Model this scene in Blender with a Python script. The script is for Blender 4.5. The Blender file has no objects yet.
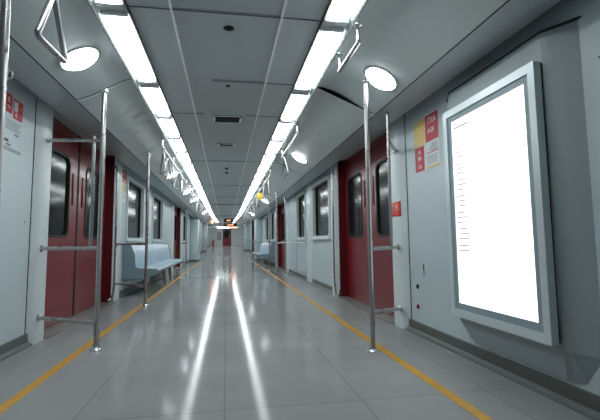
import bpy, bmesh, math, random
from mathutils import Vector, Matrix
random.seed(7)
SC = bpy.context.scene
COL = SC.collection
S = 1.1                      # overall scale, applied to everything at the end

# ------------------------------------------------------------------ camera
F, PX, PY, VX, VY, H, ROLL = 430.0, 300.0, 200.0, 225.5, 243.0, 0.70, math.radians(0.3)
def _n(v): return v.normalized()
ydir = _n(Vector((VX-PX, VY-PY, F)))
up = Vector((math.sin(ROLL), -math.cos(ROLL), 0)); up = _n(up - up.dot(ydir)*ydir)
xdir = up.cross(ydir)
if xdir.x < 0: xdir = -xdir
R = Matrix((xdir, ydir, up))                 # camera (right, down, fwd) -> world
right, down, fwd = R.col[0].copy(), R.col[1].copy(), R.col[2].copy()
cam = bpy.data.cameras.new('camera'); camo = bpy.data.objects.new('camera', cam); COL.objects.link(camo)
m = Matrix.Identity(4)
for i in range(3):
    m[i][0] = right[i]; m[i][1] = -down[i]; m[i][2] = -fwd[i]
m.translation = Vector((0, 0, H))
camo.matrix_world = m
cam.sensor_width = 36; cam.lens = F/600*36; cam.shift_y = -10/600
cam.clip_start = 0.02; cam.clip_end = 200
SC.camera = camo

# ------------------------------------------------------------------ world, exposure
w = bpy.data.worlds.new('tunnel_dark'); SC.world = w; w.use_nodes = True
w.node_tree.nodes['Background'].inputs[0].default_value = (0.02, 0.024, 0.026, 1)
w.node_tree.nodes['Background'].inputs[1].default_value = 0.3
SC.view_settings.view_transform = 'Standard'; SC.view_settings.look = 'None'
SC.view_settings.gamma = 1; SC.view_settings.exposure = 0.0
SC.view_settings.use_curve_mapping = False
STRIP, SPOT, BOX, LED = 14.0, 16.0, 1.15, 3.0     # brightness of diffusers, downlights, lightbox, signs

# ------------------------------------------------------------------ materials
def lin(c):
    return tuple(((v/255)/12.92 if v/255 <= .04045 else ((v/255+.055)/1.055)**2.4) for v in c)+(1,)
def mat(name, rgb, rough=.5, metal=0, noise=0, nscale=8, bump=0, spec=.5, coat=0):
    M = bpy.data.materials.new(name); M.use_nodes = True
    nt = M.node_tree; b = nt.nodes['Principled BSDF']
    b.inputs['Base Color'].default_value = lin(rgb); b.inputs['Roughness'].default_value = rough
    b.inputs['Metallic'].default_value = metal; b.inputs['Specular IOR Level'].default_value = spec
    b.inputs['Coat Weight'].default_value = coat; b.inputs['Coat Roughness'].default_value = .12
    tc = nt.nodes.new('ShaderNodeTexCoord'); nz = nt.nodes.new('ShaderNodeTexNoise')
    nz.inputs['Scale'].default_value = nscale; nz.inputs['Detail'].default_value = 5
    nt.links.new(tc.outputs['Object'], nz.inputs['Vector'])
    if noise:
        mx = nt.nodes.new('ShaderNodeMix'); mx.data_type = 'RGBA'; mx.blend_type = 'MULTIPLY'
        mx.inputs[0].default_value = 1
        rp = nt.nodes.new('ShaderNodeMapRange'); rp.inputs['From Min'].default_value = .3; rp.inputs['From Max'].default_value = .7
        rp.inputs['To Min'].default_value = 1-noise; rp.inputs['To Max'].default_value = 1
        nt.links.new(nz.outputs['Fac'], rp.inputs['Value'])
        mx.inputs[6].default_value = lin(rgb); nt.links.new(rp.outputs[0], mx.inputs[7])
        nt.links.new(mx.outputs[2], b.inputs['Base Color'])
    rr = nt.nodes.new('ShaderNodeMapRange'); rr.inputs['To Min'].default_value = rough*.85; rr.inputs['To Max'].default_value = min(1, rough*1.15)
    nt.links.new(nz.outputs['Fac'], rr.inputs['Value']); nt.links.new(rr.outputs[0], b.inputs['Roughness'])
    if bump:
        bp = nt.nodes.new('ShaderNodeBump'); bp.inputs['Strength'].default_value = bump; bp.inputs['Distance'].default_value = .004
        nt.links.new(nz.outputs['Fac'], bp.inputs['Height']); nt.links.new(bp.outputs[0], b.inputs['Normal'])
    return M
def emit(name, rgb, strength, base=(240, 240, 240)):
    M = bpy.data.materials.new(name); M.use_nodes = True; b = M.node_tree.nodes['Principled BSDF']
    b.inputs['Base Color'].default_value = lin(base); b.inputs['Emission Color'].default_value = lin(rgb)
    b.inputs['Emission Strength'].default_value = strength; b.inputs['Roughness'].default_value = .4
    return M

WALL = mat('wall_paint', (188, 201, 206), .38, noise=.04, nscale=2.5)
PIL = mat('pillar_paint', (205, 214, 216), .32, noise=.03, nscale=3)
TRIMW = mat('white_joint_strip', (248, 250, 250), .3)
CEIL = mat('ceiling_paint', (178, 187, 189), .45, noise=.04, nscale=2)
SIDE = mat('side_panel_paint', (192, 202, 202), .30, noise=.04, nscale=2)
VAL = mat('valance_paint', (172, 182, 184), .35, noise=.04, nscale=3)
CAB = mat('cabinet_paint', (160, 171, 174), .42, noise=.04, nscale=3)
GSEAM = mat('ceiling_seam_grey', (84, 90, 91), .6)
SEAM = mat('seam_black', (22, 24, 25), .7)
HOUS = mat('light_housing_grey', (200, 206, 207), .35)
CAPM = mat('end_cap_grey', (120, 126, 128), .5)
ALU = mat('aluminium_trim', (205, 212, 214), .22, metal=.8)
STEEL = mat('brushed_steel', (182, 181, 179), .28, metal=1)
CHROME = mat('polished_steel', (215, 217, 218), .12, metal=1)
RED = mat('door_red', (120, 20, 31), .32, noise=.12, nscale=4, coat=.12)
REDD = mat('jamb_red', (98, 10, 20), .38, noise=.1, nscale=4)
GLASS = mat('dark_window_glass', (22, 27, 27), .12, spec=.16)
RUB = mat('black_rubber', (14, 15, 16), .6)
BASE = mat('skirting_grey', (92, 95, 92), .5, noise=.1, nscale=6)
YEL = mat('yellow_floor_line', (204, 150, 40), .45, noise=.22, nscale=14)
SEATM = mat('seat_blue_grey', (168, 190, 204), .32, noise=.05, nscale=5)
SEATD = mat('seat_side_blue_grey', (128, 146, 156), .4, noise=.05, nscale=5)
WHITE = mat('label_white', (226, 230, 230), .5)
STRED = mat('sticker_red', (190, 26, 48), .45)
STYEL = mat('sticker_yellow', (226, 196, 110), .45)
STGRN = mat('sticker_pale_green', (176, 190, 130), .45)
INK = mat('ink_grey', (96, 100, 106), .6)
INKR = mat('ink_pink', (226, 196, 196), .6)
ORED = mat('notice_orange_red', (206, 52, 26), .45)
FRAME = mat('lightbox_frame', (206, 216, 220), .3, metal=.25)
MAT_ = mat('lightbox_mat', (136, 154, 162), .4)
TAGY = mat('yellow_tag', (235, 205, 60), .4)
PLATE = mat('threshold_metal', (150, 150, 146), .38, metal=.6, noise=.1, nscale=14)
DARK = mat('dark_plastic', (26, 27, 29), .45)
EXT = mat('extinguisher_red', (170, 20, 28), .3)
E_STRIP = emit('diffuser_glow', (242, 251, 252), STRIP)
E_SPOT = emit('downlight_glow', (244, 250, 255), SPOT)
E_BOX = emit('lightbox_glow', (250, 253, 255), BOX)
E_AMB = emit('amber_led', (255, 140, 40), LED)
E_AMBS = emit('amber_lamp', (255, 150, 60), LED*2.5)

def floor_material():
    M = bpy.data.materials.new('grey_floor'); M.use_nodes = True; nt = M.node_tree; N = nt.nodes; L = nt.links
    b = N['Principled BSDF']; tc = N.new('ShaderNodeTexCoord')
    br = N.new('ShaderNodeTexBrick'); br.offset = 0.0
    br.inputs['Scale'].default_value = 1; br.inputs['Brick Width'].default_value = .66; br.inputs['Row Height'].default_value = 1.05
    br.inputs['Mortar Size'].default_value = .006; br.inputs['Mortar Smooth'].default_value = .6
    br.inputs['Color1'].default_value = lin((146, 148, 148)); br.inputs['Color2'].default_value = lin((141, 143, 143))
    br.inputs['Mortar'].default_value = lin((127, 129, 128))
    L.new(tc.outputs['Object'], br.inputs['Vector'])
    nz = N.new('ShaderNodeTexNoise'); nz.inputs['Scale'].default_value = 1.7; nz.inputs['Detail'].default_value = 6
    L.new(tc.outputs['Object'], nz.inputs['Vector'])
    mr = N.new('ShaderNodeMapRange'); mr.inputs['From Min'].default_value = .3; mr.inputs['From Max'].default_value = .7
    mr.inputs['To Min'].default_value = .88; mr.inputs['To Max'].default_value = 1.02
    L.new(nz.outputs['Fac'], mr.inputs['Value'])
    mx = N.new('ShaderNodeMix'); mx.data_type = 'RGBA'; mx.blend_type = 'MULTIPLY'; mx.inputs[0].default_value = 1
    L.new(br.outputs['Color'], mx.inputs[6]); L.new(mr.outputs[0], mx.inputs[7]); L.new(mx.outputs[2], b.inputs['Base Color'])
    r2 = N.new('ShaderNodeMapRange'); r2.inputs['To Min'].default_value = .07; r2.inputs['To Max'].default_value = .13
    L.new(nz.outputs['Fac'], r2.inputs['Value']); L.new(r2.outputs[0], b.inputs['Roughness'])
    nb = N.new('ShaderNodeTexNoise'); nb.inputs['Scale'].default_value = 5; L.new(tc.outputs['Object'], nb.inputs['Vector'])
    bp = N.new('ShaderNodeBump'); bp.inputs['Strength'].default_value = .06; bp.inputs['Distance'].default_value = .004
    L.new(nb.outputs['Fac'], bp.inputs['Height']); L.new(bp.outputs[0], b.inputs['Normal'])
    b.inputs['Specular IOR Level'].default_value = .02
    return M
FLOOR = floor_material()

def smudged(base_mat, centre, radius):
    """side panel paint with a patch of grey dirt of its own shape"""
    M = base_mat.copy(); M.name = 'side_panel_paint_stained'; nt = M.node_tree; N = nt.nodes; L = nt.links
    b = N['Principled BSDF']; src = b.inputs['Base Color'].links[0].from_socket
    tc = N.new('ShaderNodeTexCoord'); mp = N.new('ShaderNodeMapping'); mp.vector_type = 'POINT'
    mp.inputs['Location'].default_value = (-centre[0]/radius[0], -centre[1]/radius[1], -centre[2]/radius[2])
    mp.inputs['Scale'].default_value = (1/radius[0], 1/radius[1], 1/radius[2])
    L.new(tc.outputs['Object'], mp.inputs['Vector'])
    gr = N.new('ShaderNodeTexGradient'); gr.gradient_type = 'SPHERICAL'; L.new(mp.outputs[0], gr.inputs[0])
    nz = N.new('ShaderNodeTexNoise'); nz.inputs['Scale'].default_value = 7; nz.inputs['Detail'].default_value = 4; nz.inputs['Distortion'].default_value = .2
    L.new(tc.outputs['Object'], nz.inputs['Vector'])
    mu = N.new('ShaderNodeMath'); mu.operation = 'MULTIPLY'; L.new(gr.outputs['Fac'], mu.inputs[0])
    mr = N.new('ShaderNodeMapRange'); mr.inputs['From Min'].default_value = .50; mr.inputs['From Max'].default_value = .66; mr.inputs['To Max'].default_value = .9
    L.new(nz.outputs['Fac'], mr.inputs['Value']); L.new(mr.outputs[0], mu.inputs[1])
    mx = N.new('ShaderNodeMix'); mx.data_type = 'RGBA'; L.new(mu.outputs[0], mx.inputs[0]); L.new(src, mx.inputs[6])
    mx.inputs[7].default_value = lin((84, 90, 98)); L.new(mx.outputs[2], b.inputs['Base Color'])
    return M

# ------------------------------------------------------------------ helpers
Y_KINK, SLOPE = 18.0, 0.025            # the second car climbs gently
def zp(y): return max(0.0, y-Y_KINK)*SLOPE

class MB:
    def __init__(s): s.bm = bmesh.new()
    def poly(s, loops, close=True, cap=True):
        """loft a list of equal-length closed loops"""
        rows = [[s.bm.verts.new(p) for p in l] for l in loops]; n = len(rows[0])
        for a, b in zip(rows, rows[1:]):
            for i in range(n if close else n-1):
                j = (i+1) % n
                s.bm.faces.new((a[i], a[j], b[j], b[i]))
        if cap:
            s.bm.faces.new(rows[0][::-1]); s.bm.faces.new(rows[-1])
        return s
    def box(s, x0, x1, y0, y1, z0, z1, bev=0):
        r = bmesh.ops.create_cube(s.bm, size=1)
        vs = r['verts']
        for v in vs:
            v.co = Vector(((x0+x1)/2+v.co.x*(x1-x0), (y0+y1)/2+v.co.y*(y1-y0), (z0+z1)/2+v.co.z*(z1-z0)))
        if bev:
            es = list({e for v in vs for e in v.link_edges})
            bmesh.ops.bevel(s.bm, geom=es, offset=bev, segments=2, profile=.5, affect='EDGES')
        return s
    def tube(s, pts, r, n=12, cap=True, closed=False):
        pts = [Vector(p) for p in pts]; loops = []; N = len(pts)
        nrm = None
        for i, p in enumerate(pts):
            if closed: t = (pts[(i+1) % N]-pts[i-1])
            elif i == 0: t = pts[1]-p
            elif i == N-1: t = p-pts[-2]
            else: t = (pts[i+1]-p).normalized()+(p-pts[i-1]).normalized()
            t.normalize()
            if nrm is None:
                nrm = t.orthogonal().normalized()
            nrm = (nrm-nrm.dot(t)*t).normalized(); b = t.cross(nrm)
            rr = r[i] if isinstance(r, (list, tuple)) else r
            loops.append([p+rr*(math.cos(2*math.pi*k/n)*nrm+math.sin(2*math.pi*k/n)*b) for k in range(n)])
        if closed:
            loops.append(loops[0]); s.poly(loops, cap=False); bmesh.ops.remove_doubles(s.bm, verts=s.bm.verts, dist=1e-6)
        else: s.poly(loops, cap=cap)
        return s
    def disc(s, c, axis, prof, n=28):
        """lathe: prof = [(distance along axis, radius)]"""
        c = Vector(c); a = Vector(axis).normalized(); u = a.orthogonal().normalized(); v = a.cross(u)
        s.poly([[c+a*d+r*(math.cos(2*math.pi*k/n)*u+math.sin(2*math.pi*k/n)*v) for k in range(n)] for d, r in prof])
        return s
    def ring(s, o, i, x0, x1, ro=.001, ri=.05, seg=5):
        """frame in the YZ plane: outer rect o, rounded inner rect i (y0,y1,z0,z1), from x0 to x1"""
        def rr(q, r):
            y0, y1, z0, z1 = q; out = []
            for cy, cz, a0 in ((y1-r, z1-r, 0), (y0+r, z1-r, 90), (y0+r, z0+r, 180), (y1-r, z0+r, 270)):
                for k in range(seg+1):
                    a = math.radians(a0+90*k/seg); out.append((cy+r*math.cos(a), cz+r*math.sin(a)))
            return out
        O, I = rr(o, ro), rr(i, ri); n = len(O)
        vo0 = [s.bm.verts.new((x0, *p)) for p in O]; vo1 = [s.bm.verts.new((x1, *p)) for p in O]
        vi0 = [s.bm.verts.new((x0, *p)) for p in I]; vi1 = [s.bm.verts.new((x1, *p)) for p in I]
        for k in range(n):
            j = (k+1) % n
            for a, b in ((vo0, vi0), (vi0, vi1), (vi1, vo1), (vo1, vo0)):
                s.bm.faces.new((a[k], a[j], b[j], b[k]))
        return s
    def build(s, name, material, parent=None, smooth=True, keep=True):
        bmesh.ops.recalc_face_normals(s.bm, faces=s.bm.faces)
        me = bpy.data.meshes.new(name); s.bm.to_mesh(me); s.bm.free()
        me.materials.append(material)
        if smooth:
            me.shade_smooth(); me.set_sharp_from_angle(angle=math.radians(38))
        o = bpy.data.objects.new(name, me); COL.objects.link(o)
        if parent is not None:
            o.parent = parent
            if keep:       # geometry given in world coordinates
                inv = parent.location.copy()
                me.transform(Matrix.Translation(-inv))
                p = parent.parent
                if p is not None: me.transform(Matrix.Translation(-p.location))
        return o
def tag(o, label=None, cat=None, group=None, kind=None):
    if label: o['label'] = label
    if cat: o['category'] = cat
    if group: o['group'] = group
    if kind: o['kind'] = kind
    return o
def empty(name, loc, label, cat, group=None, kind=None):
    o = bpy.data.objects.new(name, None); COL.objects.link(o); o.location = loc; o.empty_display_size = .1
    return tag(o, label, cat, group, kind)
def copy_tree(o, parent=None):
    c = o.copy(); COL.objects.link(c); c.parent = parent
    for ch in list(o.children): copy_tree(ch, c)
    return c
def fillet(pts, r, seg=5):
    pts = [Vector(p) for p in pts]; out = [pts[0]]
    for a, b, c in zip(pts, pts[1:], pts[2:]):
        d0 = (a-b).normalized(); d1 = (c-b).normalized(); ang = d0.angle(d1)
        t = min(r/math.tan(ang/2), (a-b).length*.48, (c-b).length*.48)
        p0, p1 = b+d0*t, b+d1*t
        for k in range(seg+1):
            u = k/seg; out.append((1-u)**2*p0+2*u*(1-u)*b+u*u*p1)
    out.append(pts[-1]); return out
def loft(prof, ys, dz=0):
    """closed XZ profile swept along y, following the climb of the second car"""
    return MB().poly([[(x, y, z+zp(y)+dz) for x, z in prof] for y in ys])
def ys_of(a, b): return [a]+([Y_KINK] if a < Y_KINK < b else [])+[b]
ORD = ['first', 'second', 'third', 'fourth', 'fifth', 'sixth', 'seventh', 'eighth', 'ninth', 'tenth', 'eleventh', 'twelfth',
       'thirteenth', 'fourteenth', 'fifteenth', 'sixteenth', 'seventeenth', 'eighteenth', 'nineteenth', 'twentieth']
def nth(i):
    if i < 20: return ORD[i]
    t = {2: 'twenty', 3: 'thirty', 4: 'forty'}[(i+1)//10]
    return t+'-'+ORD[(i+1) % 10-1] if (i+1) % 10 else {30: 'thirtieth', 40: 'fortieth'}[i+1]

YB, YE = -1.6, 36.0
XL, XR = -1.365, 1.44          # wall faces
# ceiling side-panel profiles, from the light strip out to the wall
PL = [(-.645, 1.872), (-.69, 1.866), (-.74, 1.845), (-.785, 1.818), (-.83, 1.790), (-.91, 1.745), (-1.02, 1.700)]
PR = [(.660, 1.874), (.72, 1.868), (.79, 1.852), (.845, 1.828), (.90, 1.799), (1.02, 1.725), (1.13, 1.672)]
def panel_z(x):
    P = PL if x < 0 else PR; a = abs(x)
    for (x0, z0), (x1, z1) in zip(P, P[1:]):
        if abs(x0) <= a <= abs(x1): return z0+(z1-z0)*(a-abs(x0))/(abs(x1)-abs(x0))
    if a > abs(P[-1][0]): return P[-1][1]+.02*(a-abs(P[-1][0]))/.26 if x < 0 else P[-1][1]
    return 1.88
def panel_n(x):
    e = .02; d = (panel_z(x+e)-panel_z(x-e))/(2*e)
    return Vector((d, 0, -1)).normalized()
# ------------------------------------------------------------------ floor
fl = loft([(-1.56, -.05), (-1.56, 0), (1.64, 0), (1.64, -.05)], ys_of(YB, YE)).build('floor', FLOOR, smooth=False)
tag(fl, 'glossy grey floor running the length of the train', 'floor', kind='structure')
tcount = [0]
def trim(mb, material, label):
    tcount[0] += 1
    return tag(mb.build('trim_%d' % tcount[0], material), label, 'trim', kind='structure')
for x, s in ((-.945, 'left'), (1.01, 'right')):
    trim(loft([(x-.025, 0), (x-.025, .0015), (x+.025, .0015), (x+.025, 0)], [YB, 17.0]), YEL, 'painted yellow safety line along the %s side of the grey floor' % s)

# ------------------------------------------------------------------ ceiling
ce = empty('ceiling', (0, 0, 1.9), 'grey panelled train ceiling between and beside the two light strips', 'ceiling', kind='structure')
loft([(-.49, 1.892), (-.28, 1.90), (.29, 1.90), (.505, 1.892), (.505, 1.96), (-.49, 1.96)], ys_of(YB, YE)).build('centre_panel', CEIL, ce)
CE_STAIN = smudged(SIDE, (-.80*S, 4.05*S, (1.80-1.9)*S), (.2*S, .6*S, .25*S))
loft(PL+[(-1.04, 1.80), (-.645, 1.97)], [YB, 2.2, 3.125]).build('side_panel', SIDE, ce)
loft(PL+[(-1.04, 1.80), (-.645, 1.97)], [3.135]+ys_of(3.6, YE)).build('side_panel', CE_STAIN, ce)
loft(PR+[(1.15, 1.78), (.66, 1.97)], ys_of(YB, YE)).build('side_panel', SIDE, ce)
loft([(-1.028, 1.702), (-1.28, 1.722), (-1.292, 1.735), (-1.292, 1.80), (-1.50, 1.80), (-1.50, 1.88), (-1.04, 1.88)], ys_of(YB, YE)).build('valance', VAL, ce)
loft([(1.138, 1.674), (1.35, 1.674), (1.362, 1.686), (1.362, 1.76), (1.58, 1.76), (1.58, 1.86), (1.15, 1.86)], ys_of(YB, YE)).build('valance', VAL, ce)
# light-strip channels
for x0, x1 in ((-.645, -.49), (.505, .66)):
    loft([(x0, 1.884), (x1, 1.890), (x1, 1.97), (x0, 1.97)], ys_of(YB, YE)).build('light_channel', HOUS, ce)
# seams across the ceiling
sm = MB()
for y, a, b in ((2.17, -.49, .505), (3.13, -.1, .505), (3.98, -.49, -.2), (3.98, .18, .505), (6.3, -.49, .505), (9.0, -.49, .505), (11.3, -.49, .505)):
    sm.box(a, b, y-.002, y+.002, 1.8885, 1.893)
    sm.box(max(a, -.28), min(b, .29), y-.002, y+.002, 1.8985, 1.901)
sm.box(-.49, .505, 13.55, 13.61, 1.884, 1.9); sm.box(-.49, .505, 20.0, 20.06, 1.884+zp(20), 1.9+zp(20))
sm.build('seam', GSEAM, ce)
sm = MB()      # seams across the curved side panels
for y in (5.1, 7.6, 12.6):
    sm.poly([[(x, y-.002, z-.0012) for x, z in PL]+[(-.66, y-.002, 1.9)], [(x, y+.002, z-.0012) for x, z in PL]+[(-.66, y+.002, 1.9)]])
for y in (6.2, 9.5, 12.6):
    sm.poly([[(x, y-.002, z-.0012) for x, z in PR]+[(.68, y-.002, 1.9)], [(x, y+.002, z-.0012) for x, z in PR]+[(.68, y+.002, 1.9)]])
sm.build('seam', SEAM, ce)
# dark groove where side panel meets valance
gm = MB()
for x, z in ((-1.0245, 1.7005), (1.134, 1.6725)):
    gm.poly([[(x-.0045, y, z-.0015+zp(y)), (x+.0045, y, z-.0015+zp(y)), (x+.0045, y, z+.02+zp(y)), (x-.0045, y, z+.02+zp(y))] for y in ys_of(YB, YE)])
gm.build('groove', SEAM, ce)
# polished joint strips that follow the curve of the side panels
def arc_joint(P, y, seam_at, label):
    pts = [Vector((x, y, z-.004)) for x, z in P]
    trim(MB().tube(pts, .008, 8), PIL, label)
    MB().poly([[(x, y+seam_at-.003, z-.002) for x, z in P]+[(P[0][0], y+seam_at-.003, 1.9)], [(x, y+seam_at+.003, z-.002) for x, z in P]+[(P[0][0], y+seam_at+.003, 1.9)]]).build('seam', SEAM, ce)
arc_joint(PL, 3.13, -.012, 'bright metal joint strip arching over the left ceiling panel above the nearest left door pole')
arc_joint(PR, 3.10, -.012, 'bright metal joint strip arching over the right ceiling panel beyond the nearest round light')
for x, z, s in ((-.28, 1.8985, 'left'), (.29, 1.8985, 'right')):
    trim(loft([(x-.006, z), (x-.004, z-.014), (x+.004, z-.014), (x+.006, z)], ys_of(YB, YE)), TRIMW, 'thin bright metal ceiling joint strip left of the vents' if s == 'left' else 'thin bright metal ceiling joint strip right of the vents')
for x, s in ((-.652, 'left'), (.668, 'right')):
    tcz = 1.858
    trim(loft([(x-.006, tcz+.012), (x-.009, tcz), (x-.004, tcz-.006), (x+.004, tcz-.006), (x+.009, tcz), (x+.006, tcz+.012)], ys_of(YB, YE)), ALU, 'polished metal rail along the outer edge of the %s light strip' % s)
for x, s in ((-.492, 'left'), (.507, 'right')):
    trim(loft([(x-.004, 1.894), (x-.004, 1.880), (x+.004, 1.880), (x+.004, 1.894)], ys_of(YB, YE)), RUB, 'dark edging along the inner side of the %s light strip' % s)

# ------------------------------------------------------------------ ceiling light panels
def light_panel(y0, y1, x, side, i):
    z = zp((y0+y1)/2)
    o = empty('light_panel', (x, (y0+y1)/2, 1.884+z), 'rectangular white light panel, %s from the camera in the %s ceiling strip' % (nth(i), side), 'ceiling light', 'light panels of the %s ceiling strip' % side)
    hw = .057; L = (y1-y0)/2; r = .054; pts = []
    for cx, cy, a0 in ((hw-r, L-r, 0), (-hw+r, L-r, 90), (-hw+r, -L+r, 180), (hw-r, -L+r, 270)):
        for k in range(5):
            a = math.radians(a0+22.5*k); pts.append((cx+r*math.cos(a), cy+r*math.sin(a)))
    cxs = lambda s_, d: [(x+px*s_, (y0+y1)/2+py*(1-(1-s_)*hw/L), 1.884+z-d) for px, py in pts]
    MB().poly([cxs(1, -.002), cxs(1, .008), cxs(.94, .013)]).build('diffuser', E_STRIP, o)
    for e in (y0-.010, y1+.010): MB().box(x-.066, x+.066, e-.014, e+.014, (1.870 if y1 < 3.2 or e < 3.5 else 1.861)+z, 1.888+z, .003).build('end_cap', HOUS if e < 3.5 else CAPM, o)
    return o
edges = [(1.2, 2.13)]
y = 2.24; edges.append((2.24, 3.17)); y = 3.29
while y < 34.2:
    edges.append((y, y+.75)); y += .80
for x, side in ((-.568, 'left'), (.581, 'right')):
    for i, (a, b) in enumerate(edges): light_panel(a, b, x, side, i)

# ------------------------------------------------------------------ round downlights
def downlight(x, y, label, proto=None):
    z = panel_z(x); nrm = panel_n(x)
    if proto is None:
        o = empty('round_downlight', (0, 0, 0), label, 'ceiling light', 'round lights in the side ceiling panels')
        MB().disc((0, 0, 0), (0, 0, -1), [(-.01, .125), (.004, .125), (.006, .120), (.006, .108), (-.002, .106), (-.01, .106)]).build('bezel', ALU, o)
        MB().disc((0, 0, 0), (0, 0, -1), [(-.008, .104), (.012, .103), (.024, .085), (.030, .05), (.032, .02)]).build('diffuser', E_SPOT, o)
    else:
        o = copy_tree(proto); o['label'] = label
    o.location = (x, y, z+zp(y)); o.rotation_euler = Vector((0, 0, -1)).rotation_difference(nrm).to_euler()
    return o
p0 = downlight(-.845, 2.60, 'glowing round light in the left ceiling panel behind the large triangular handle')
downlight(.985, 2.56, 'glowing round light in the right ceiling panel nearest the wall lightbox', p0)
for x, y, l in ((-.83, 7.0, 'round light above the first cluster of handles on the left'),
                (-.80, 9.4, 'round light second from the near handle cluster on the left'),
                (-.80, 11.2, 'round light over the left side between the second window and grey cabinet'),
                (-.76, 16.0, 'round light farthest along the left panel of the first car'),
                (.93, 5.36, 'round light beside the single triangular handle on the right'),
                (.97, 10.8, 'round light just right of the yellow hanging tag'),
                (.95, 16.0, 'round light farthest along the right panel of the first car')):
    downlight(x, y, l, p0)
# amber lamp
am = empty('amber_lamp', (-.80, 25.5, panel_z(-.8)+zp(25.5)), 'small glowing amber lamp on the far left ceiling panel', 'lamp')
MB().disc(am.location, panel_n(-.8), [(0, .11), (.02, .11), (.03, .10)], 16).build('base', HOUS, am)
MB().disc(am.location, panel_n(-.8), [(.03, .09), (.10, .085), (.15, .04)], 16).build('lens', E_AMBS, am)

# ------------------------------------------------------------------ small things on the centre ceiling
def hole(y, r, label):
    o = empty('camera_port', (.012, y, 1.9), label, 'ceiling port')
    MB().disc((.012, y, 1.9), (0, 0, -1), [(-.002, r), (.003, r), (.005, r*.86)], 24).build('rim', DARK, o)
    MB().disc((.012, y, 1.8955), (0, 0, -1), [(0, r*.8), (.004, r*.6), (.006, r*.2)], 24).build('lens', GLASS, o)
hole(2.34, .031, 'larger round black port in the centre of the ceiling')
hole(3.24, .017, 'smaller round black port in the centre of the ceiling before the vent')
def vent(y0, y1, x0, x1, n, label):
    o = empty('air_vent', ((x0+x1)/2, (y0+y1)/2, 1.9), label, 'vent')
    f = MB(); t = .022
    for q in ((x0, x1, y0, y0+t), (x0, x1, y1-t, y1), (x0, x0+t, y0, y1), (x1-t, x1, y0, y1)): f.box(*q, 1.890, 1.901, .002)
    f.build('frame', ALU, o)
    MB().box(x0+t, x1-t, y0+t, y1-t, 1.8975, 1.9005).build('opening', SEAM, o)
    for k in range(n):
        yy = y0+t+(y1-y0-2*t)*(k+.5)/n
        MB().poly([[(x, yy-.006, 1.8975), (x, yy+.006, 1.892), (x, yy+.008, 1.893), (x, yy-.004, 1.8985)] for x in (x0+t, x1-t)]).build('louvre', DARK, o)
vent(4.02, 4.26, -.125, .15, 7, 'rectangular ceiling vent with dark louvres in a pale frame')
vent(5.18, 5.32, -.10, .11, 3, 'narrow slot vent in the ceiling behind the rectangular vent')
for y, l in ((6.85, 'nearer of two small dark ceiling detectors behind the slot vent'), (7.25, 'farther of two small dark ceiling detectors behind the slot vent')):
    o = empty('smoke_detector', (.012, y, 1.9), l, 'detector', 'small ceiling detectors')
    MB().disc((.012, y, 1.9), (0, 0, -1), [(-.002, .045), (.01, .045), (.014, .04)], 20).build('base', HOUS, o)
    MB().disc((.012, y, 1.888), (0, 0, -1), [(0, .03), (.02, .026), (.03, .012)], 20).build('sensor', DARK, o)

# ------------------------------------------------------------------ side walls
def wall(side, xf, xb, solids, openings):
    """solids: (y0,y1); openings: (y0,y1,z0,z1)"""
    a, b = min(xf, xb), max(xf, xb); mb = MB()
    def seg(y0, y1, z0, z1):
        if y1-y0 < 1e-4: return
        mb.poly([[(a, y, z0+zp(y)), (b, y, z0+zp(y)), (b, y, z1+zp(y)), (a, y, z1+zp(y))] for y in ys_of(y0, y1)])
    ops = sorted(openings); y = YB
    for (y0, y1, z0, z1) in ops:
        seg(y, y0, 0, 1.86)
        if z0 > 0: seg(y0, y1, 0, z0)
        if z1 < 1.86: seg(y0, y1, z1, 1.86)
        y = y1
    seg(y, YE, 0, 1.86)
    return tag(mb.build('wall_'+side, WALL, smooth=False), 'pale grey %s side wall of the train' % side, 'wall', kind='structure')
WZ0, WZ1 = .79, 1.62
LD = [(3.60, 5.62), (11.75, 13.65), (22.2, 24.1), (29.5, 31.4)]
RD = [(3.55, 5.40), (10.15, 12.05), (22.2, 24.1), (29.5, 31.4)]
LW = [(6.33, 7.50), (8.50, 9.72), (14.4, 15.5)]
RW = [(5.88, 6.98), (7.74, 8.62), (12.8, 13.8), (14.6, 15.6)]
wall('left', XL, -1.60, None, [(a, b, 0, 1.84) for a, b in LD]+[(a, b, WZ0, WZ1) for a, b in LW])
wall('right', XR, 1.68, None, [(a, b, 0, 1.80) for a, b in RD]+[(a, b, WZ0, WZ1-.02) for a, b in RW])
wb = MB().box(-1.6, 1.68, YB-.1, YB, 0, 1.97).build('wall_back', WALL); tag(wb, 'pale grey end wall behind the camera', 'wall', kind='structure')

wc = [0]
def window(y0, y1, z0, z1, side, label):
    wc[0] += 1
    sg = -1 if side == 'left' else 1; X = XL if side == 'left' else XR
    o = empty('window_%d' % wc[0], (X, (y0+y1)/2, z0), label, 'window', kind='structure')
    MB().ring((y0-.035, y1+.035, z0-.035, z1+.035), (y0+.002, y1-.002, z0+.002, z1-.002), X-sg*.018, X+sg*.06, ro=.05, ri=.07).build('window_frame', PIL, o)
    MB().ring((y0+.001, y1-.001, z0+.001, z1-.001), (y0+.018, y1-.018, z0+.018, z1-.018), X+sg*.03, X+sg*.075, ro=.06, ri=.06).build('rubber_seal', RUB, o)
    a, b = sorted((X+sg*.05, X+sg*.058)); MB().box(a, b, y0+.01, y1-.01, z0+.01, z1-.01).build('pane', GLASS, o)
    a, b = sorted((X+sg*.061, X+sg*.5)); 
    a, b = sorted((X-sg*.04, X+sg*.005)); MB().box(a, b, y0-.05, y1+.05, z0-.055, z0-.028, .006).build('window_sill', PIL, o)
names = {0: 'nearest', 1: 'second', 2: 'third', 3: 'fourth'}
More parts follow.
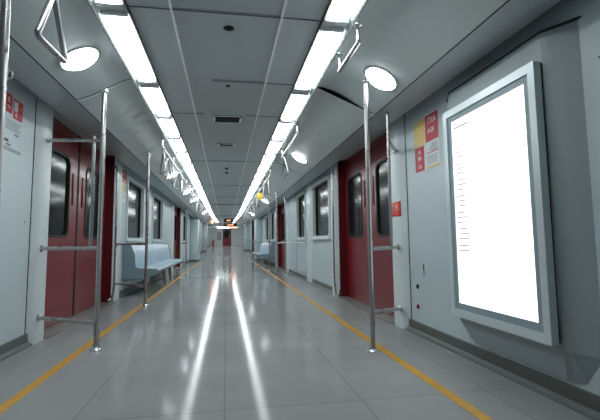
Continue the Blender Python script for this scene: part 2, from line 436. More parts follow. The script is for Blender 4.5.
for i, (a, b) in enumerate(LW): window(a, b, WZ0, WZ1, 'left', ['dark window above the near end of the blue bench', 'dark window above the far end of the blue bench', 'small far dark window on the left beyond the second red doorway'][i])
for i, (a, b) in enumerate(RW): window(a, b, WZ0, WZ1-.02, 'right', ['dark window on the right just beyond the nearest red door', 'narrower dark window on the right before the second red door', 'dark window above the near end of the far right bench', 'dark window above the far end of the far right bench'][i])

dc = [0]
def door(y0, y1, side, label, detail=True):
    dc[0] += 1
    sg = -1 if side == 'left' else 1; X = XL if side == 'left' else XR; XD = X+sg*.10
    zt = 1.84 if side == 'left' else 1.80; z = zp((y0+y1)/2)
    o = empty('door_%d' % dc[0], (XD, (y0+y1)/2, z), label, 'door', kind='structure')
    mid = (y0+y1)/2
    for k, (a, b) in enumerate(((y0-.02, mid-.004), (mid+.004, y1+.02))):
        if k == 0: wy = (mid-.80, mid-.24)
        else: wy = (mid+.24, mid+.80)
        wy = (wy[0], wy[1]); wz = (.768+z, 1.53+z) if side == 'left' else (.748+z, 1.505+z)
        xs = sorted((XD, XD+sg*.035))
        lf = MB().ring((a, b, .012+z, zt-.005+z), (wy[0], wy[1], wz[0], wz[1]), xs[0], xs[1], ro=.002, ri=.085).build('door_leaf', RED, o)
        MB().ring((wy[0]-.004, wy[1]+.004, wz[0]-.004, wz[1]+.004), (wy[0]+.022, wy[1]-.022, wz[0]+.022, wz[1]-.022), XD-sg*.006, XD+sg*.02, ro=.088, ri=.07).build('window_seal', RUB, lf)
        q = sorted((XD+sg*.012, XD+sg*.02)); MB().box(*q, wy[0]+.01, wy[1]-.01, wz[0]+.01, wz[1]-.01).build('window_pane', GLASS, lf)
        if detail:
            q = sorted((XD-sg*.008, XD+sg*.002)); e = mid-.165 if k == 0 else mid+.12
            MB().box(*q, e, e+.045, 1.08+z, 1.39+z, .004).build('pull_handle', REDD, lf)
            q = sorted((XD-sg*.004, XD+sg*.03)); s_ = -1 if k == 0 else 1
            ya, yb = sorted((mid+s_*.002, mid+s_*.02))
            MB().box(*q, ya, yb, .012+z, zt-.01+z).build('edge_seal', RUB, lf)
    # red jamb linings at both ends and the steel threshold
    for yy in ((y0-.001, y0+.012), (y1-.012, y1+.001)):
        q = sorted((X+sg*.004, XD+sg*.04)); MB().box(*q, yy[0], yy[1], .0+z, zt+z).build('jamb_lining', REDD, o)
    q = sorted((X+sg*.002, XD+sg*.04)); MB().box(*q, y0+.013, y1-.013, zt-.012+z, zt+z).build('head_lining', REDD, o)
    q = sorted((X-sg*.06, XD+sg*.04)); MB().box(*q, y0, y1, z, .008+z, .002).build('threshold', PLATE, o)
    return o
for i, (a, b) in enumerate(LD): door(a, b, 'left', ['red double sliding door on the left nearest the camera', 'red double sliding door on the left past the blue bench', 'far red double door on the left in the next car', 'farthest red double door on the left before the end wall'][i], i < 2)
for i, (a, b) in enumerate(RD): door(a, b, 'right', ['red double sliding door on the right nearest the wall lightbox', 'red double sliding door on the right past the two windows', 'far red double door on the right in the next car', 'farthest red double door on the right before the end wall'][i], i < 2)

# pillars either side of the doors
def pillar(y0, y1, side, label, bulge=.035, dark=False):
    sg = -1 if side == 'left' else 1; X = XL if side == 'left' else XR; z = zp((y0+y1)/2)
    zt = 1.80 if side == 'left' else 1.755
    pr = [(X+sg*.004, y0), (X-sg*bulge*.6, y0+.025), (X-sg*bulge, y0+.06), (X-sg*bulge, y1-.05), (X-sg*bulge*.7, y1-.015), (X+sg*.004, y1)]
    tcount[0] += 1
    o = MB().poly([[(x, y, zz+z) for x, y in pr] for zz in (0.0, zt)]).build('trim_%d' % tcount[0], PIL)
    return tag(o, label, 'pillar', kind='structure')
pillar(3.35, 3.60, 'left', 'white rounded door pillar on the left nearest the camera')
pillar(5.62, 5.92, 'left', 'white rounded door pillar on the left before the bench')
pillar(3.27, 3.55, 'right', 'white rounded door pillar on the right with orange notice on it')
pillar(5.40, 5.70, 'right', 'white rounded door pillar on the right before the first window')
pillar(7.12, 7.60, 'right', 'white pillar between the two nearer right windows', .02)
pillar(7.70, 8.28, 'left', 'white pillar between the two windows above the blue bench', .02)
pillar(11.45, 11.75, 'left', 'white door pillar on the near side of the second left doorway')
pillar(13.65, 13.95, 'left', 'white door pillar on the far side of the second left doorway')
pillar(9.85, 10.15, 'right', 'white door pillar on the near side of the second right doorway')
pillar(12.05, 12.35, 'right', 'white door pillar on the far side of the second right doorway')
# dark upright joints in the walls
def joint(y, side, label, z0=.09, zt=1.76):
    sg = -1 if side == 'left' else 1; X = XL if side == 'left' else XR
    q = sorted((X-sg*.0025, X+sg*.01))
    trim(MB().box(*q, y-.005, y+.005, z0, zt), SEAM, label)
joint(3.33, 'left', 'dark upright panel joint on the left wall beside the nearest pillar')
joint(3.24, 'right', 'dark upright panel joint on the right wall beside the nearest pillar')
joint(8.96-.2, 'right', 'dark upright panel joint on the right wall beyond the narrower window')
q = (XR-.0025, XR+.01)
trim(MB().box(*q, YB, 1.40, 1.405, 1.411), SEAM, 'dark horizontal panel joint on the right wall nearer than the lightbox cabinet')

# skirtings
def skirting(y0, y1, side, n):
    sg = -1 if side == 'left' else 1; X = XL if side == 'left' else XR
    pr = [(X+sg*.004, .0), (X-sg*.028, .0), (X-sg*.026, .012), (X-sg*.010, .03), (X-sg*.007, .085), (X+sg*.004, .092)]
    return loft(pr, ys_of(y0, y1)).bm
for side, D in (('left', LD), ('right', RD)):
    mb = MB(); y = YB
    for a, b in D+[(YE, YE)]:
        t = skirting(y, a, side, 0); me = bpy.data.meshes.new('t'); t.to_mesh(me); t.free(); mb.bm.from_mesh(me); bpy.data.meshes.remove(me)
        y = b
    tag(mb.build('baseboard_'+side, BASE), 'dark grey skirting along the foot of the %s wall' % side, 'skirting', kind='structure')

# ------------------------------------------------------------------ gangway cabinets (narrow the aisle between cars)
def gang_cab(x0, x1, y0, y1, label):
    z = zp(y0); X0, X1 = sorted((x0, x1)); o = empty('equipment_cabinet', ((X0+X1)/2, y0, z), label, 'cabinet', 'tall grey cabinets at the car ends')
    zt = 1.66 if X0 < 0 else 1.66
    MB().box(X0, X1, y0, y1, z, zt+z, .012).build('body', WALL, o)
    MB().box(X0+.03, X1-.03, y0-.008, y0+.004, .12+z, zt-.05+z, .004).build('front_panel', WALL, o)
    MB().box(X0-.004, X1+.004, y0-.012, y1, z, .07+z, .003).build('plinth', BASE, o)
gang_cab(XL+.002, -1.06, 17.2, 18.5, 'tall pale grey cabinet on the left at the end of the first car')
gang_cab(XR-.002, 1.20, 17.2, 18.0, 'tall pale grey cabinet on the right at the end of the first car')
gang_cab(XL+.002, -1.10, 26.3, 27.6, 'tall grey cabinet far down the left side before the end wall')
gang_cab(XR-.002, 1.14, 26.3, 27.6, 'tall grey cabinet far down the right side before the end wall')

# ------------------------------------------------------------------ grab poles
PR_ = .0165
def flange(mb, x, y, z, ax=(0, 0, 1), r=.034): mb.disc((x, y, z), ax, [(0, r), (.006, r), (.010, r*.8), (.022, PR_*1.25), (.03, PR_*1.2)], 18)
def grab_pole(x, y, label, bars=(), inner=None, lean=0, z_top=None, group='upright grab poles by the doors', stub=None, r=PR_):
    z0 = zp(y); zt = (z_top or panel_z(x))+z0
    o = empty('grab_pole', (x, y, z0), label, 'grab pole', group)
    MB().tube([(x, y, z0+.002), (x, y, zt-.001)], r, 14).build('pole', STEEL, o)
    mb = MB(); flange(mb, x, y, z0); mb.build('floor_flange', CHROME, o)
    mb = MB(); mb.disc((x, y, zt), (0, 0, -1), [(-.003, r*1.7), (.012, r*1.7), (.02, r*1.1)], 16); mb.build('ceiling_socket', CHROME, o)
    for bar in bars:
        bx, by, bz = bar[:3]; q0 = bar[3] if len(bar) > 3 and bar[3] else (x, y); dz = bar[4] if len(bar) > 4 else 0
        sg = -1 if bx < 0 else 1
        MB().tube([(q0[0], q0[1], bz-dz+z0), (bx, by, bz+dz+z0)], r*.85, 12).build('crossbar', STEEL, o)
        d = Vector((bx-x, by-y, 0)).normalized()
        MB().disc((bx, by, bz+dz+z0), -d, [(-.03, .026), (.006, .026), (.012, .022), (.02, r*.95)], 16).build('wall_bracket', CHROME, o)
    if inner:
        ix, iy, za, zb = inner
        MB().tube([(ix, iy, za), (ix, iy, zb)], r*.7, 12).build('inner_upright', STEEL, o)
    if stub:
        sx, sy, sz = stub
        MB().tube([(x, y, sz), (sx, sy, sz)], r*.7, 12).build('side_arm', CHROME, o)
        MB().disc((sx, sy, sz), (sx-x, sy-y, 0), [(-.012, .020), (.012, .020), (.016, .012)], 14).build('arm_cap', CHROME, o)
    return o
grab_pole(-.855, 1.78, 'steel grab pole at the far left edge in front of the stickered wall', stub=(-.90, 1.92, 1.415))
grab_pole(-.845, 3.13, 'tall steel grab pole on the left with three crossbars before the nearest red door',
          bars=((-1.335, 3.47, 1.455, None, .035), (-1.335, 3.44, .675), (-1.335, 3.44, .18)), inner=(-.915, 3.175, .675, 1.46))
grab_pole(-.895, 5.20, 'steel grab pole on the left standing before the near end of the blue bench', bars=((-1.335, 5.66, .70), (-1.335, 5.66, .22)))
grab_pole(-1.13, 13.0, 'steel grab pole on the left at the second red doorway', bars=((-1.335, 13.7, .70), ))
grab_pole(.93, 2.70, 'tall steel grab pole on the right with three crossbars before the nearest red door',
          bars=((1.405, 3.36, 1.45, (1.20, 3.01)), (1.405, 3.36, .65), (1.405, 3.36, .20, None, -.045)), inner=(1.20, 3.01, .655, 1.672))
grab_pole(1.03, 8.75, 'steel grab pole on the right standing on the yellow line before the second red door', bars=((1.435, 7.58, .69), ))
grab_pole(1.27, 9.2, 'steel grab pole on the right closest to the wall by the second red door', bars=((1.435, 7.62, .17), ))
grab_pole(1.08, 10.75, 'steel grab pole on the right in front of the second red door', bars=((1.40, 12.2, .70), ))
grab_pole(.96, 16.7, 'steel grab pole on the right before the tall end cabinet', bars=((1.43, 17.0, .70), ))
for x, y, l in ((-1.08, 21.6, 'thin far steel pole on the left nearest of those in the next car'), (-1.04, 24.9, 'thin far steel pole on the left farthest down the next car'),
                (1.06, 21.0, 'thin far steel pole on the right nearest of those in the next car'), (1.06, 24.9, 'thin far steel pole on the right farthest down the next car')):
    grab_pole(x, y, l, bars=((XL+.01 if x < 0 else XR-.01, y+.3, .7), ), group='far grab poles in the next car')

# upright tubes fixed to the jambs on the far side of the doors
def jamb_rail(x, y, side, label, z0=.0, zt=1.66):
    sg = -1 if side == 'left' else 1
    o = empty('jamb_handrail', (x, y, z0), label, 'handrail', 'handrails fixed beside the doors')
    pts = fillet([(x+sg*.03, y+.10, zt), (x-sg*.02, y+.03, zt-.02), (x-sg*.03, y, 1.2), (x-sg*.03, y, .20), (x-sg*.01, y+.0, .03), (x+sg*.028, y+.02, .03)], .05)
    MB().tube(pts, .0115, 12).build('rail', STEEL, o)
    MB().disc((x+sg*.032, y+.10, zt), (-sg, 0, 0), [(-.01, .025), (.012, .025), (.02, .016)], 14).build('upper_bracket', CHROME, o)
    MB().disc((x+sg*.032, y+.02, .034), (-sg, 0, 0), [(-.01, .025), (.012, .025), (.02, .016)], 14).build('lower_bracket', CHROME, o)
jamb_rail(-1.34, 5.52, 'left', 'curved upright handrail on the far jamb of the nearest left door')
jamb_rail(1.41, 5.44, 'right', 'curved upright handrail on the far jamb of the nearest right door')

# ------------------------------------------------------------------ overhead handrails and triangular handles
RZ = 1.768
def overhead(x, y0, y1, label):
    z0 = zp(y0); zc = panel_z(x)
    o = empty('overhead_handrail', (x, (y0+y1)/2, RZ+z0), label, 'handrail', 'overhead handrails under the side ceiling panels')
    MB().tube([(x, y0, RZ+zp(y0)), (x, y1, RZ+zp(y1))], .012, 12).build('rail', STEEL, o)
    n = max(2, int(round((y1-y0)/1.2))+1)
    for k in range(n):
        yy = y0+.02+(y1-y0-.04)*k/(n-1)
        mb = MB().tube([(x, yy, RZ+zp(yy)), (x, yy, zc+zp(yy)+.004)], .010, 10)
        mb.disc((x, yy, zc+zp(yy)+.006), (0, 0, -1), [(0, .022), (.01, .02), (.014, .012)], 14)
        mb.build('hanger', CHROME, o)
XHL, XHR = -.695, .70
overhead(XHL, .9, 1.92, 'overhead steel handrail at top left carrying the large near handle')
overhead(XHL, 4.85, 7.9, 'overhead steel handrail on the left above the near end of the bench')
overhead(XHL, 8.7, 12.6, 'overhead steel handrail on the left above the far end of the bench')
overhead(XHL, 13.6, 17.4, 'overhead steel handrail on the left before the end cabinet')
overhead(XHR, 2.12, 2.53, 'short overhead steel handrail on the right beside the nearest round light')
overhead(XHR, 4.10, 5.30, 'overhead steel handrail on the right carrying a single triangular handle')
overhead(XHR, 6.7, 10.2, 'overhead steel handrail on the right carrying the yellow tag')
overhead(XHR, 11.0, 16.8, 'overhead steel handrail on the right beyond the yellow tag')

HAND = mat('handle_steel', (165, 166, 166), .28, metal=.9)
def strap_proto(r):
    o = empty('triangular_strap_handle', (0, 0, 0), 'x', 'strap handle')
    mb = MB(); hgt, hw = .24, .15; c = [Vector((0, 0, -.032)), Vector((0, -hw, -.032-hgt)), Vector((0, hw, -.032-hgt))]
    pts = []
    for i in range(3):
        a, b, d = c[i-1], c[i], c[(i+1) % 3]; p0 = b+(a-b).normalized()*.035; p1 = b+(d-b).normalized()*.035
        for k in range(6):
            u = k/5; pts.append((1-u)**2*p0+2*u*(1-u)*b+u*u*p1)
    mb.tube(pts, r, 12, closed=True); mb.build('handle_loop', HAND, o, keep=False)
    mb = MB(); mb.disc((0, -.018, 0), (0, 1, 0), [(0, .019), (.036, .019)], 16); mb.box(-.006, .006, -.016, .016, -.052, -.012, .002)
    mb.build('clamp', STEEL, o, keep=False)
    return o
near_handle = strap_proto(.0125); proto = strap_proto(.0085); used = [False]
def strap(x, y, label, group, rz=0, tilt=0):
    o = copy_tree(proto) if used[0] else proto; used[0] = True
    o.location = (x, y, RZ+zp(y)); o.rotation_euler = (tilt, 0, rz); o['label'] = label; o['group'] = group
    return o
near_handle.location = (XHL-.01, 1.83, RZ); near_handle.rotation_euler = (.05, 0, 0)
tag(near_handle, 'large triangular steel strap handle hanging at the top left in front of the round light', group='triangular strap handles')
for i, (y, t) in enumerate(((4.98, .04), (5.35, -.05), (5.85, .03), (6.45, 0), (7.1, .04))):
    strap(XHL, y, '%s of the five triangular handles clustered on the left over the bench' % ['nearest', 'second nearest', 'middle', 'second farthest', 'farthest'][i], 'handles clustered over the near end of the bench', (.35, -.2, .15, -.3, .1)[i], t)
for i, y in enumerate((9.0, 9.7, 10.4, 11.2, 12.1)):
    strap(XHL, y, 'triangular handle, %s along the left rail above the far end of the bench' % nth(i), 'handles over the far end of the bench', random.uniform(-.3, .3))
for i, y in enumerate((14.0, 14.9, 15.8, 16.8)):
    strap(XHL, y, 'distant triangular handle, %s along the last left rail' % nth(i), 'handles on the last left rail', random.uniform(-.3, .3))
strap(XHR, 5.12, 'single triangular handle on the right beside the second round light', 'triangular strap handles', .15, -.08)
for i, y in enumerate((7.1, 7.9, 9.4, 10.0)):
    strap(XHR, y, 'triangular handle, %s along the right rail that carries the yellow tag' % nth(i), 'handles on the rail with the yellow tag', random.uniform(-.3, .3))
for i, y in enumerate((11.3, 12.1, 13.0, 13.9, 14.8, 15.8, 16.5)):
    strap(XHR, y, 'distant triangular handle, %s along the last right rail' % nth(i), 'handles on the last right rail', random.uniform(-.3, .3))
tg = empty('hanging_tag', (XHR, 8.75, RZ), 'yellow square tag hanging from the right overhead rail', 'tag')
MB().tube([(XHR, 8.75, RZ+.004), (XHR, 8.75, RZ-.06)], .008, 8).build('strap', DARK, tg)
MB().box(XHR-.068, XHR+.068, 8.742, 8.758, RZ-.19, RZ-.055, .01).build('plate', TAGY, tg)

# ------------------------------------------------------------------ bench seats
def bench(y0, y1, side, label, legs):
    sg = -1 if side == 'left' else 1; X = XL if side == 'left' else XR
    def P(d, z): return (X-sg*d, z)
    o = empty('bench_seat', (X-sg*.22, (y0+y1)/2, 0), label, 'bench seat', 'blue-grey bench seats along the walls')
    seat = [P(.10, .335), P(.10, .372), P(.17, .366), P(.30, .358), P(.40, .360), P(.435, .352), P(.445, .335), P(.44, .315), P(.42, .310), P(.40, .325)]
    back = [P(.004, .30), P(.004, .69), P(.085, .69), P(.105, .675), P(.13, .60), P(.155, .50), P(.168, .42), P(.165, .37), P(.12, .335)]
    n = int(round((y1-y0)/.5)); mb = MB(); rows = []
    for k in range(n*4+1):
        y = y0+.02+(y1-y0-.04)*k/(n*4); dip = (.010, .003, 0, .003)[k % 4]
        rows.append([(x, y, z-(.008-dip if 1 <= i <= 4 else 0)) for i, (x, z) in enumerate(seat)])
    mb.poly(rows).build('seat', SEATM, o)
    rows = []
    for k in range(n*4+1):
        y = y0+.02+(y1-y0-.04)*k/(n*4); dip = (.010, .003, 0, .003)[k % 4]
        rows.append([(x-sg*(dip-.01 if 3 <= i <= 7 else 0), y, z) for i, (x, z) in enumerate(back)])
    MB().poly(rows).build('backrest', SEATM, o)
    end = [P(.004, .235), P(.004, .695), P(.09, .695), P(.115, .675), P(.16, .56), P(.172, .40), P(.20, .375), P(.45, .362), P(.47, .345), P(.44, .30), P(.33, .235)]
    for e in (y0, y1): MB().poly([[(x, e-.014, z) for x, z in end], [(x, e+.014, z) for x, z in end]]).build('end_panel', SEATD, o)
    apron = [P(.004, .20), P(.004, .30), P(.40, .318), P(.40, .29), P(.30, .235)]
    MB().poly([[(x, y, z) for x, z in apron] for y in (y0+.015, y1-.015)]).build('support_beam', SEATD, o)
    for y in legs:
        MB().poly([[(X-sg*(.33+a*.02), y+b*.02, 0) for a, b in ((-1, -1), (1, -1), (1, 1), (-1, 1))], [(X-sg*(.30+a*.028), y+b*.028, .25) for a, b in ((-1, -1), (1, -1), (1, 1), (-1, 1))]]).build('leg', STEEL, o)
bench(6.15, 9.95, 'left', 'long blue-grey plastic bench seat on the left under two dark windows', (7.9, 8.7))
bench(12.6, 16.4, 'right', 'distant blue-grey plastic bench seat on the right past the second red door', (13.4, 15.4))

# ------------------------------------------------------------------ lightbox cabinet on the right wall
def ring_xy(y0, y1, xf, zz, ch=.085): return [(XR+.002, y0-ch, zz), (xf+.012, y0-.012, zz), (xf, y0+.01, zz), (xf, y1-.01, zz), (xf+.012, y1+.012, zz), (XR+.002, y1+ch*1.2, zz)]
cb = empty('service_cabinet', (1.40, 2.0, .12), 'large grey wall cabinet with slanted edges on the right that carries the lightbox', 'cabinet')
MB().poly([ring_xy(1.64, 2.34, 1.415, .115, .07), ring_xy(1.60, 2.42, 1.372, .24, .12), ring_xy(1.60, 2.42, 1.362, 1.58, .12), ring_xy(1.605, 2.41, 1.370, 1.612, .12)]).build('body', CAB, cb, smooth=False)
MB().poly([ring_xy(1.598, 2.417, 1.364, z, .135) for z in (1.608, 1.618)]).build('top_gasket', SEAM, cb)
lb = empty('advertising_lightbox', (1.33, 1.965, .28), 'bright white backlit poster lightbox in a silver frame on the right wall', 'lightbox')
LY0, LY1, LZ0, LZ1 = 1.605, 2.40, .265, 1.476
MB().ring((LY0, LY1, LZ0, LZ1), (LY0+.042, LY1-.042, LZ0+.042, LZ1-.042), 1.315, 1.35, ro=.006, ri=.002).build('frame', FRAME, lb)
MB().ring((LY0+.004, LY1-.004, LZ0+.004, LZ1-.004), (LY0+.03, LY1-.03, LZ0+.03, LZ1-.03), 1.35, 1.3605, ro=.006, ri=.002).build('mounting_gasket', RUB, lb)
MB().ring((LY0+.040, LY1-.040, LZ0+.040, LZ1-.040), (LY0+.078, LY1-.074, LZ0+.078, LZ1-.074), 1.323, 1.345, ro=.002, ri=.002).build('inner_border', MAT_, lb)
sc = MB().box(1.328, 1.345, LY0+.070, LY1-.068, LZ0+.070, LZ1-.068).build('lit_poster', E_BOX, lb)
tx = MB(); yl = LY1-.095
tx.box(1.3265, 1.329, yl-.16, yl, 1.352, 1.358)
tx.box(1.3265, 1.329, yl-.012, yl-.006, 1.275, 1.282)
tx.build('heading_line', INK, sc)
tx = MB(); z = 1.235
for k, wl in enumerate((.06, .085, .08, .05, .075, .07, .09, .10, .07, .09, .095, .08, .07, .10, .075, .09, .11, .10, .10, .10)):
    tx.box(1.3265, 1.329, yl-.012-wl, yl-.006, z-.003, z+.003); z -= .028+(.010 if k % 3 == 2 else 0)
tx.build('text_line', INKR, sc)

# ------------------------------------------------------------------ stickers, notices and buttons
def text_mesh(txt, size, loc, side, material, parent, name='lettering'):
    cu = bpy.data.curves.new(name, 'FONT'); cu.body = txt; cu.size = size; cu.extrude = .0004; cu.offset = .0006; cu.align_x = 'CENTER'
    t = bpy.data.objects.new('tmp_text', cu); COL.objects.link(t)
    dg = bpy.context.evaluated_depsgraph_get(); dg.update(); me = bpy.data.meshes.new_from_object(t.evaluated_get(dg))
    bpy.data.objects.remove(t); me.name = name
    if side == 'right': M = Matrix(((0, 0, -1, 0), (-1, 0, 0, 0), (0, 1, 0, 0), (0, 0, 0, 1)))
    elif side == 'left': M = Matrix(((0, 0, 1, 0), (1, 0, 0, 0), (0, 1, 0, 0), (0, 0, 0, 1)))
    else: M = Matrix(((1, 0, 0, 0), (0, 0, -1, 0), (0, 1, 0, 0), (0, 0, 0, 1)))
    me.transform(Matrix.Translation(Vector(loc)-parent.location) @ M); me.materials.clear(); me.materials.append(material)
    o = bpy.data.objects.new(name, me); COL.objects.link(o); o.parent = parent; return o
def plate(o, name, X, sg, y0, y1, z0, z1, material, d=.0015, off=0, parent=None):
    q = sorted((X-sg*off, X-sg*(off+d))); return MB().box(*q, y0, y1, z0, z1).build(name, material, o)
# advert sticker (right): image-left is the far side
a = empty('poster_sticker', (XR, 2.88, 1.41), 'red, yellow and white four-part sticker on the right wall left of the lightbox', 'sticker')
plate(a, 'backing', XR, 1, 2.69, 3.07, 1.215, 1.605, WHITE, .0015)
plate(a, 'yellow_field', XR, 1, 2.895, 3.068, 1.41, 1.603, STYEL, .001, .0015)
plate(a, 'red_field', XR, 1, 2.692, 2.885, 1.41, 1.603, STRED, .001, .0015)
plate(a, 'red_field', XR, 1, 2.915, 3.068, 1.217, 1.40, STRED, .001, .0015)
plate(a, 'yellow_band', XR, 1, 2.692, 2.885, 1.217, 1.232, STYEL, .001, .0015)
plate(a, 'red_rule', XR, 1, 2.70, 2.88, 1.325, 1.331, STRED, .001, .0015)
text_mesh('Click', .062, (XR-.003, 2.785, 1.54), 'right', WHITE, a)
text_mesh('AGB', .05, (XR-.003, 2.80, 1.47), 'right', WHITE, a)
text_mesh('A', .055, (XR-.003, 2.99, 1.345), 'right', WHITE, a)
text_mesh('BA', .045, (XR-.003, 2.99, 1.30), 'right', WHITE, a)
text_mesh('Gu', .045, (XR-.003, 2.99, 1.24), 'right', WHITE, a)
mb = MB()
for k in range(4): mb.box(XR-.0028, XR-.0015, 2.71, 2.80+.02*(k % 3), 1.38-.014*k, 1.384-.014*k)
for k in range(5): mb.box(XR-.0028, XR-.0015, 2.71+.01*(k % 2), 2.87, 1.30-.013*k, 1.303-.013*k)
mb.build('small_print', INK, a)
# stickers left wall, near
a = empty('warning_sticker', (XL, 2.935, 1.62), 'red sticker with white script on the left wall nearest the edge pole', 'sticker')
plate(a, 'red_field', XL, -1, 2.895, 2.985, 1.545, 1.665, STRED)
text_mesh('R', .05, (XL+.0025, 2.94, 1.61), 'left', WHITE, a); text_mesh('TV', .036, (XL+.0025, 2.94, 1.565), 'left', WHITE, a)
a = empty('warning_sticker', (XL, 3.06, 1.60), 'red and white sticker on the left wall, right of the plain red one', 'sticker')
plate(a, 'red_field', XL, -1, 3.005, 3.13, 1.525, 1.655, STRED)
plate(a, 'white_field', XL, -1, 3.012, 3.062, 1.575, 1.64, WHITE, .001, .0015)
text_mesh('A', .038, (XL+.0025, 3.04, 1.54), 'left', WHITE, a); text_mesh('8', .03, (XL+.0025, 3.095, 1.60), 'left', STYEL, a)
a = empty('notice_sticker', (XL, 3.0, 1.40), 'clear notice sticker with fine grey print below the red stickers on the left wall', 'sticker')
plate(a, 'clear_sheet', XL, -1, 2.90, 3.16, 1.30, 1.515, WALL, .0008)
mb = MB()
for k in range(5): mb.box(XL+.0008, XL+.0016, 2.91+.012*(k % 2), 3.12-.02*(k % 3), 1.495-.014*k, 1.499-.014*k)
mb.box(XL+.0008, XL+.0016, 3.03, 3.09, 1.415, 1.425); mb.box(XL+.0008, XL+.0016, 2.905, 2.96, 1.355, 1.375); mb.box(XL+.0008, XL+.0016, 2.93, 2.99, 1.335, 1.345)
for k in range(3): mb.box(XL+.0008, XL+.0016, 2.90, 3.13, 1.318-.008*k, 1.321-.008*k)
mb.build('small_print', INK, a)
# stickers left of first window
a = empty('window_sticker', (XL, 6.14, 1.5), 'red and yellow sticker strip between the left pillar and first window', 'sticker')
plate(a, 'red_field', XL, -1, 6.0, 6.26, 1.53, 1.70, STRED); plate(a, 'white_field', XL, -1, 6.0, 6.26, 1.27, 1.41, WHITE)
plate(a, 'yellow_field', XL, -1, 6.0, 6.10, 1.41, 1.53, STYEL); plate(a, 'green_field', XL, -1, 6.10, 6.26, 1.41, 1.53, STGRN)
text_mesh('M', .08, (XL+.0025, 6.12, 1.62), 'left', WHITE, a); text_mesh('A', .06, (XL+.0025, 6.16, 1.545), 'left', WHITE, a)
mb = MB()
for k in range(3): mb.box(XL+.0015, XL+.0024, 6.02, 6.18+.02*k, 1.38-.03*k, 1.387-.03*k)
mb.build('small_print', INK, a)
# orange notice on right pillar
XPIL = XR-.035
a = empty('emergency_notice', (XPIL, 3.42, .97), 'orange-red emergency notice with white figures on the right door pillar', 'notice')
MB().box(XPIL-.006, XPIL+.004, 3.31, 3.49, .905, 1.025, .002).build('plate', ORED, a)
MB().box(XPIL-.009, XPIL-.004, 3.31, 3.49, 1.025, 1.032).build('top_edge', WHITE, a)
text_mesh('6', .06, (XPIL-.0075, 3.37, .97), 'right', WHITE, a); text_mesh('L', .035, (XPIL-.0075, 3.37, .92), 'right', WHITE, a)
MB().box(XPIL-.0072, XPIL-.005, 3.32, 3.42, .958, .961).build('rule', WHITE, a)
# buttons and key switch on right wall
for y, z, l, m_ in ((3.11, .355, 'upper small black round button on the right wall below the sticker', DARK), (3.115, .205, 'lower small red-rimmed round button on the right wall near the skirting', EXT)):
    a = empty('push_button', (XR, y, z), l, 'button')
    MB().disc((XR+.001, y, z), (-1, 0, 0), [(0, .019), (.005, .019), (.007, .016)], 18).build('rim', m_, a)
    MB().disc((XR-.004, y, z), (-1, 0, 0), [(0, .012), (.006, .012), (.008, .009)], 18).build('cap', DARK, a)
a = empty('key_switch', (XR, 3.0, .49), 'tiny upright key slot with small grey marking on the right wall above the buttons', 'switch')
MB().box(XR-.003, XR+.001, 2.993, 3.007, .478, .53, .001).build('slot_plate', INK, a)
MB().box(XR-.002, XR+.001, 2.985, 3.015, .452, .462, .0005).build('marking', INK, a)
a = empty('wall_button', (XL, 3.24, .86), 'tiny dark screw head on the left wall beside the joint', 'screw')
MB().disc((XL-.001, 3.24, .86), (1, 0, 0), [(0, .006), (.003, .006), (.004, .004)], 12).build('head', DARK, a)

# ------------------------------------------------------------------ far end
ZE = zp(YE)
we = MB(); zt = 1.97+ZE
we.box(-1.6, -.20, YE, YE+.12, ZE-.05, zt); we.box(.42, 1.68, YE, YE+.12, ZE-.05, zt); we.box(-.20, .42, YE, YE+.12, 1.62+ZE, zt)
tag(we.build('wall_end', PIL), 'pale end wall at the far end of the train', 'wall', kind='structure')
o = empty('door_%d' % (dc[0]+1), (.11, YE, ZE), 'dark-windowed red door in the far end wall', 'door', kind='structure')
def xring(o_, i_, y0, y1, ri=.03):
    mb = MB().ring((o_[0], o_[1], o_[2], o_[3]), (i_[0], i_[1], i_[2], i_[3]), y0, y1, ri=ri)
    for v in mb.bm.verts: v.co = Vector((v.co.y, v.co.x, v.co.z))
    return mb
lf = xring((-.19, .41, ZE+.01, 1.61+ZE), (-.12, .28, ZE+.66, 1.5+ZE), YE+.02, YE+.06).build('door_leaf', RED, o)
MB().box(-.14, .30, YE+.035, YE+.045, ZE+.64, ZE+1.52).build('window_pane', GLASS, lf)
MB().box(.32, .35, YE+.0, YE+.03, ZE+.7, ZE+.9, .004).build('door_handle', STEEL, lf)
xring((-.23, .45, ZE, 1.66+ZE), (-.19, .41, ZE+.001, 1.62+ZE), YE-.02, YE+.03, .001).build('door_frame', DARK, o)
a = empty('notice_board', (-.52, YE, 1.0+ZE), 'small grey notice board on the far end wall left of the red door', 'notice board')
MB().box(-.70, -.34, YE-.02, YE, .50+ZE, 1.14+ZE, .004).build('frame', ALU, a)
MB().box(-.68, -.36, YE-.024, YE-.018, .52+ZE, 1.12+ZE).build('sheet', MAT_, a)
a = empty('fire_extinguisher', (-.98, YE-.45, zp(YE-.45)), 'red fire extinguisher standing on the floor left of the far end wall', 'fire extinguisher')
z = zp(YE-.45)
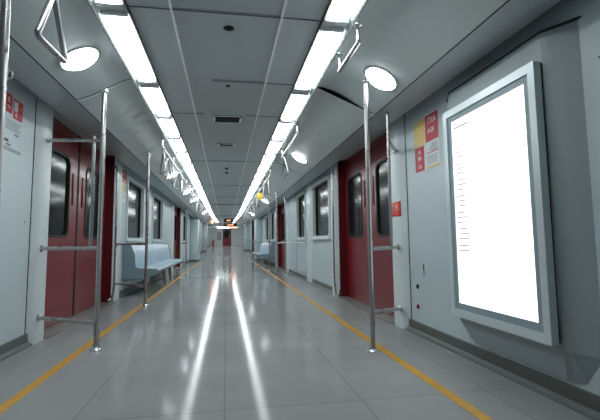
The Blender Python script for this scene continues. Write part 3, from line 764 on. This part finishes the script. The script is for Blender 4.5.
MB().disc((-.98, YE-.45, z), (0, 0, 1), [(0, .075), (.01, .085), (.42, .085), (.47, .06), (.50, .03)], 18).build('cylinder', EXT, a)
MB().disc((-.98, YE-.45, z+.5), (0, 0, 1), [(0, .025), (.05, .025)], 12).build('valve', DARK, a)
MB().tube(fillet([(-.98, YE-.48, z+.53), (-.90, YE-.52, z+.56), (-.87, YE-.52, z+.3)], .05), .012, 8).build('hose', RUB, a)
def led_sign(x, y, wz, hz, zc, text, label):
    a = empty('led_sign', (x, y, zc), label, 'sign', 'amber LED signs over the far aisle')
    MB().box(x-wz/2, x+wz/2, y-.05, y+.05, zc-hz/2, zc+hz/2, .01).build('housing', DARK, a)
    for e in (-1, 1): MB().tube([(x+e*wz*.35, y, zc+hz/2-.01), (x+e*wz*.35, y, 1.885+zp(y))], .012, 8).build('hanger', STEEL, a)
    text_mesh(text, hz*.46, (x, y-.053, zc-hz*.17), 'front', E_AMB, a, 'led_text')
led_sign(.15, 22.0, .48, .19, 1.735+zp(22), '8888', 'nearer dark hanging sign with amber LED text over the far aisle')
led_sign(.34, 31.5, .92, .24, 1.66+zp(31.5), '88888888', 'farther and wider hanging sign with amber LED text near the far door')
a = empty('header_beam', (.1, 33.5, 1.5+zp(33.5)), 'glossy pale beam across the aisle just before the far end door', 'beam')
MB().box(XL+.002, XR-.002, 33.45, 33.6, 1.49+zp(33.5), 1.60+zp(33.5), .02).build('beam', PIL, a)
MB().box(-.62, .30, 33.40, 33.64, 1.465+zp(33.5), 1.492+zp(33.5), .005).build('lit_strip', E_STRIP, a)
MB().box(.33, .88, 33.40, 33.64, 1.465+zp(33.5), 1.492+zp(33.5), .005).build('amber_strip', E_AMBS, a)

# ------------------------------------------------------------------ overall scale
SM = Matrix.Scale(S, 4)
for me in bpy.data.meshes: me.transform(SM)
for o in bpy.data.objects:
    if o.type == 'CAMERA':
        mw = o.matrix_world.copy(); mw.translation = mw.translation*S; o.matrix_world = mw
    else: o.location = o.location*S
for me in list(bpy.data.meshes):
    if me.users == 0: bpy.data.meshes.remove(me)
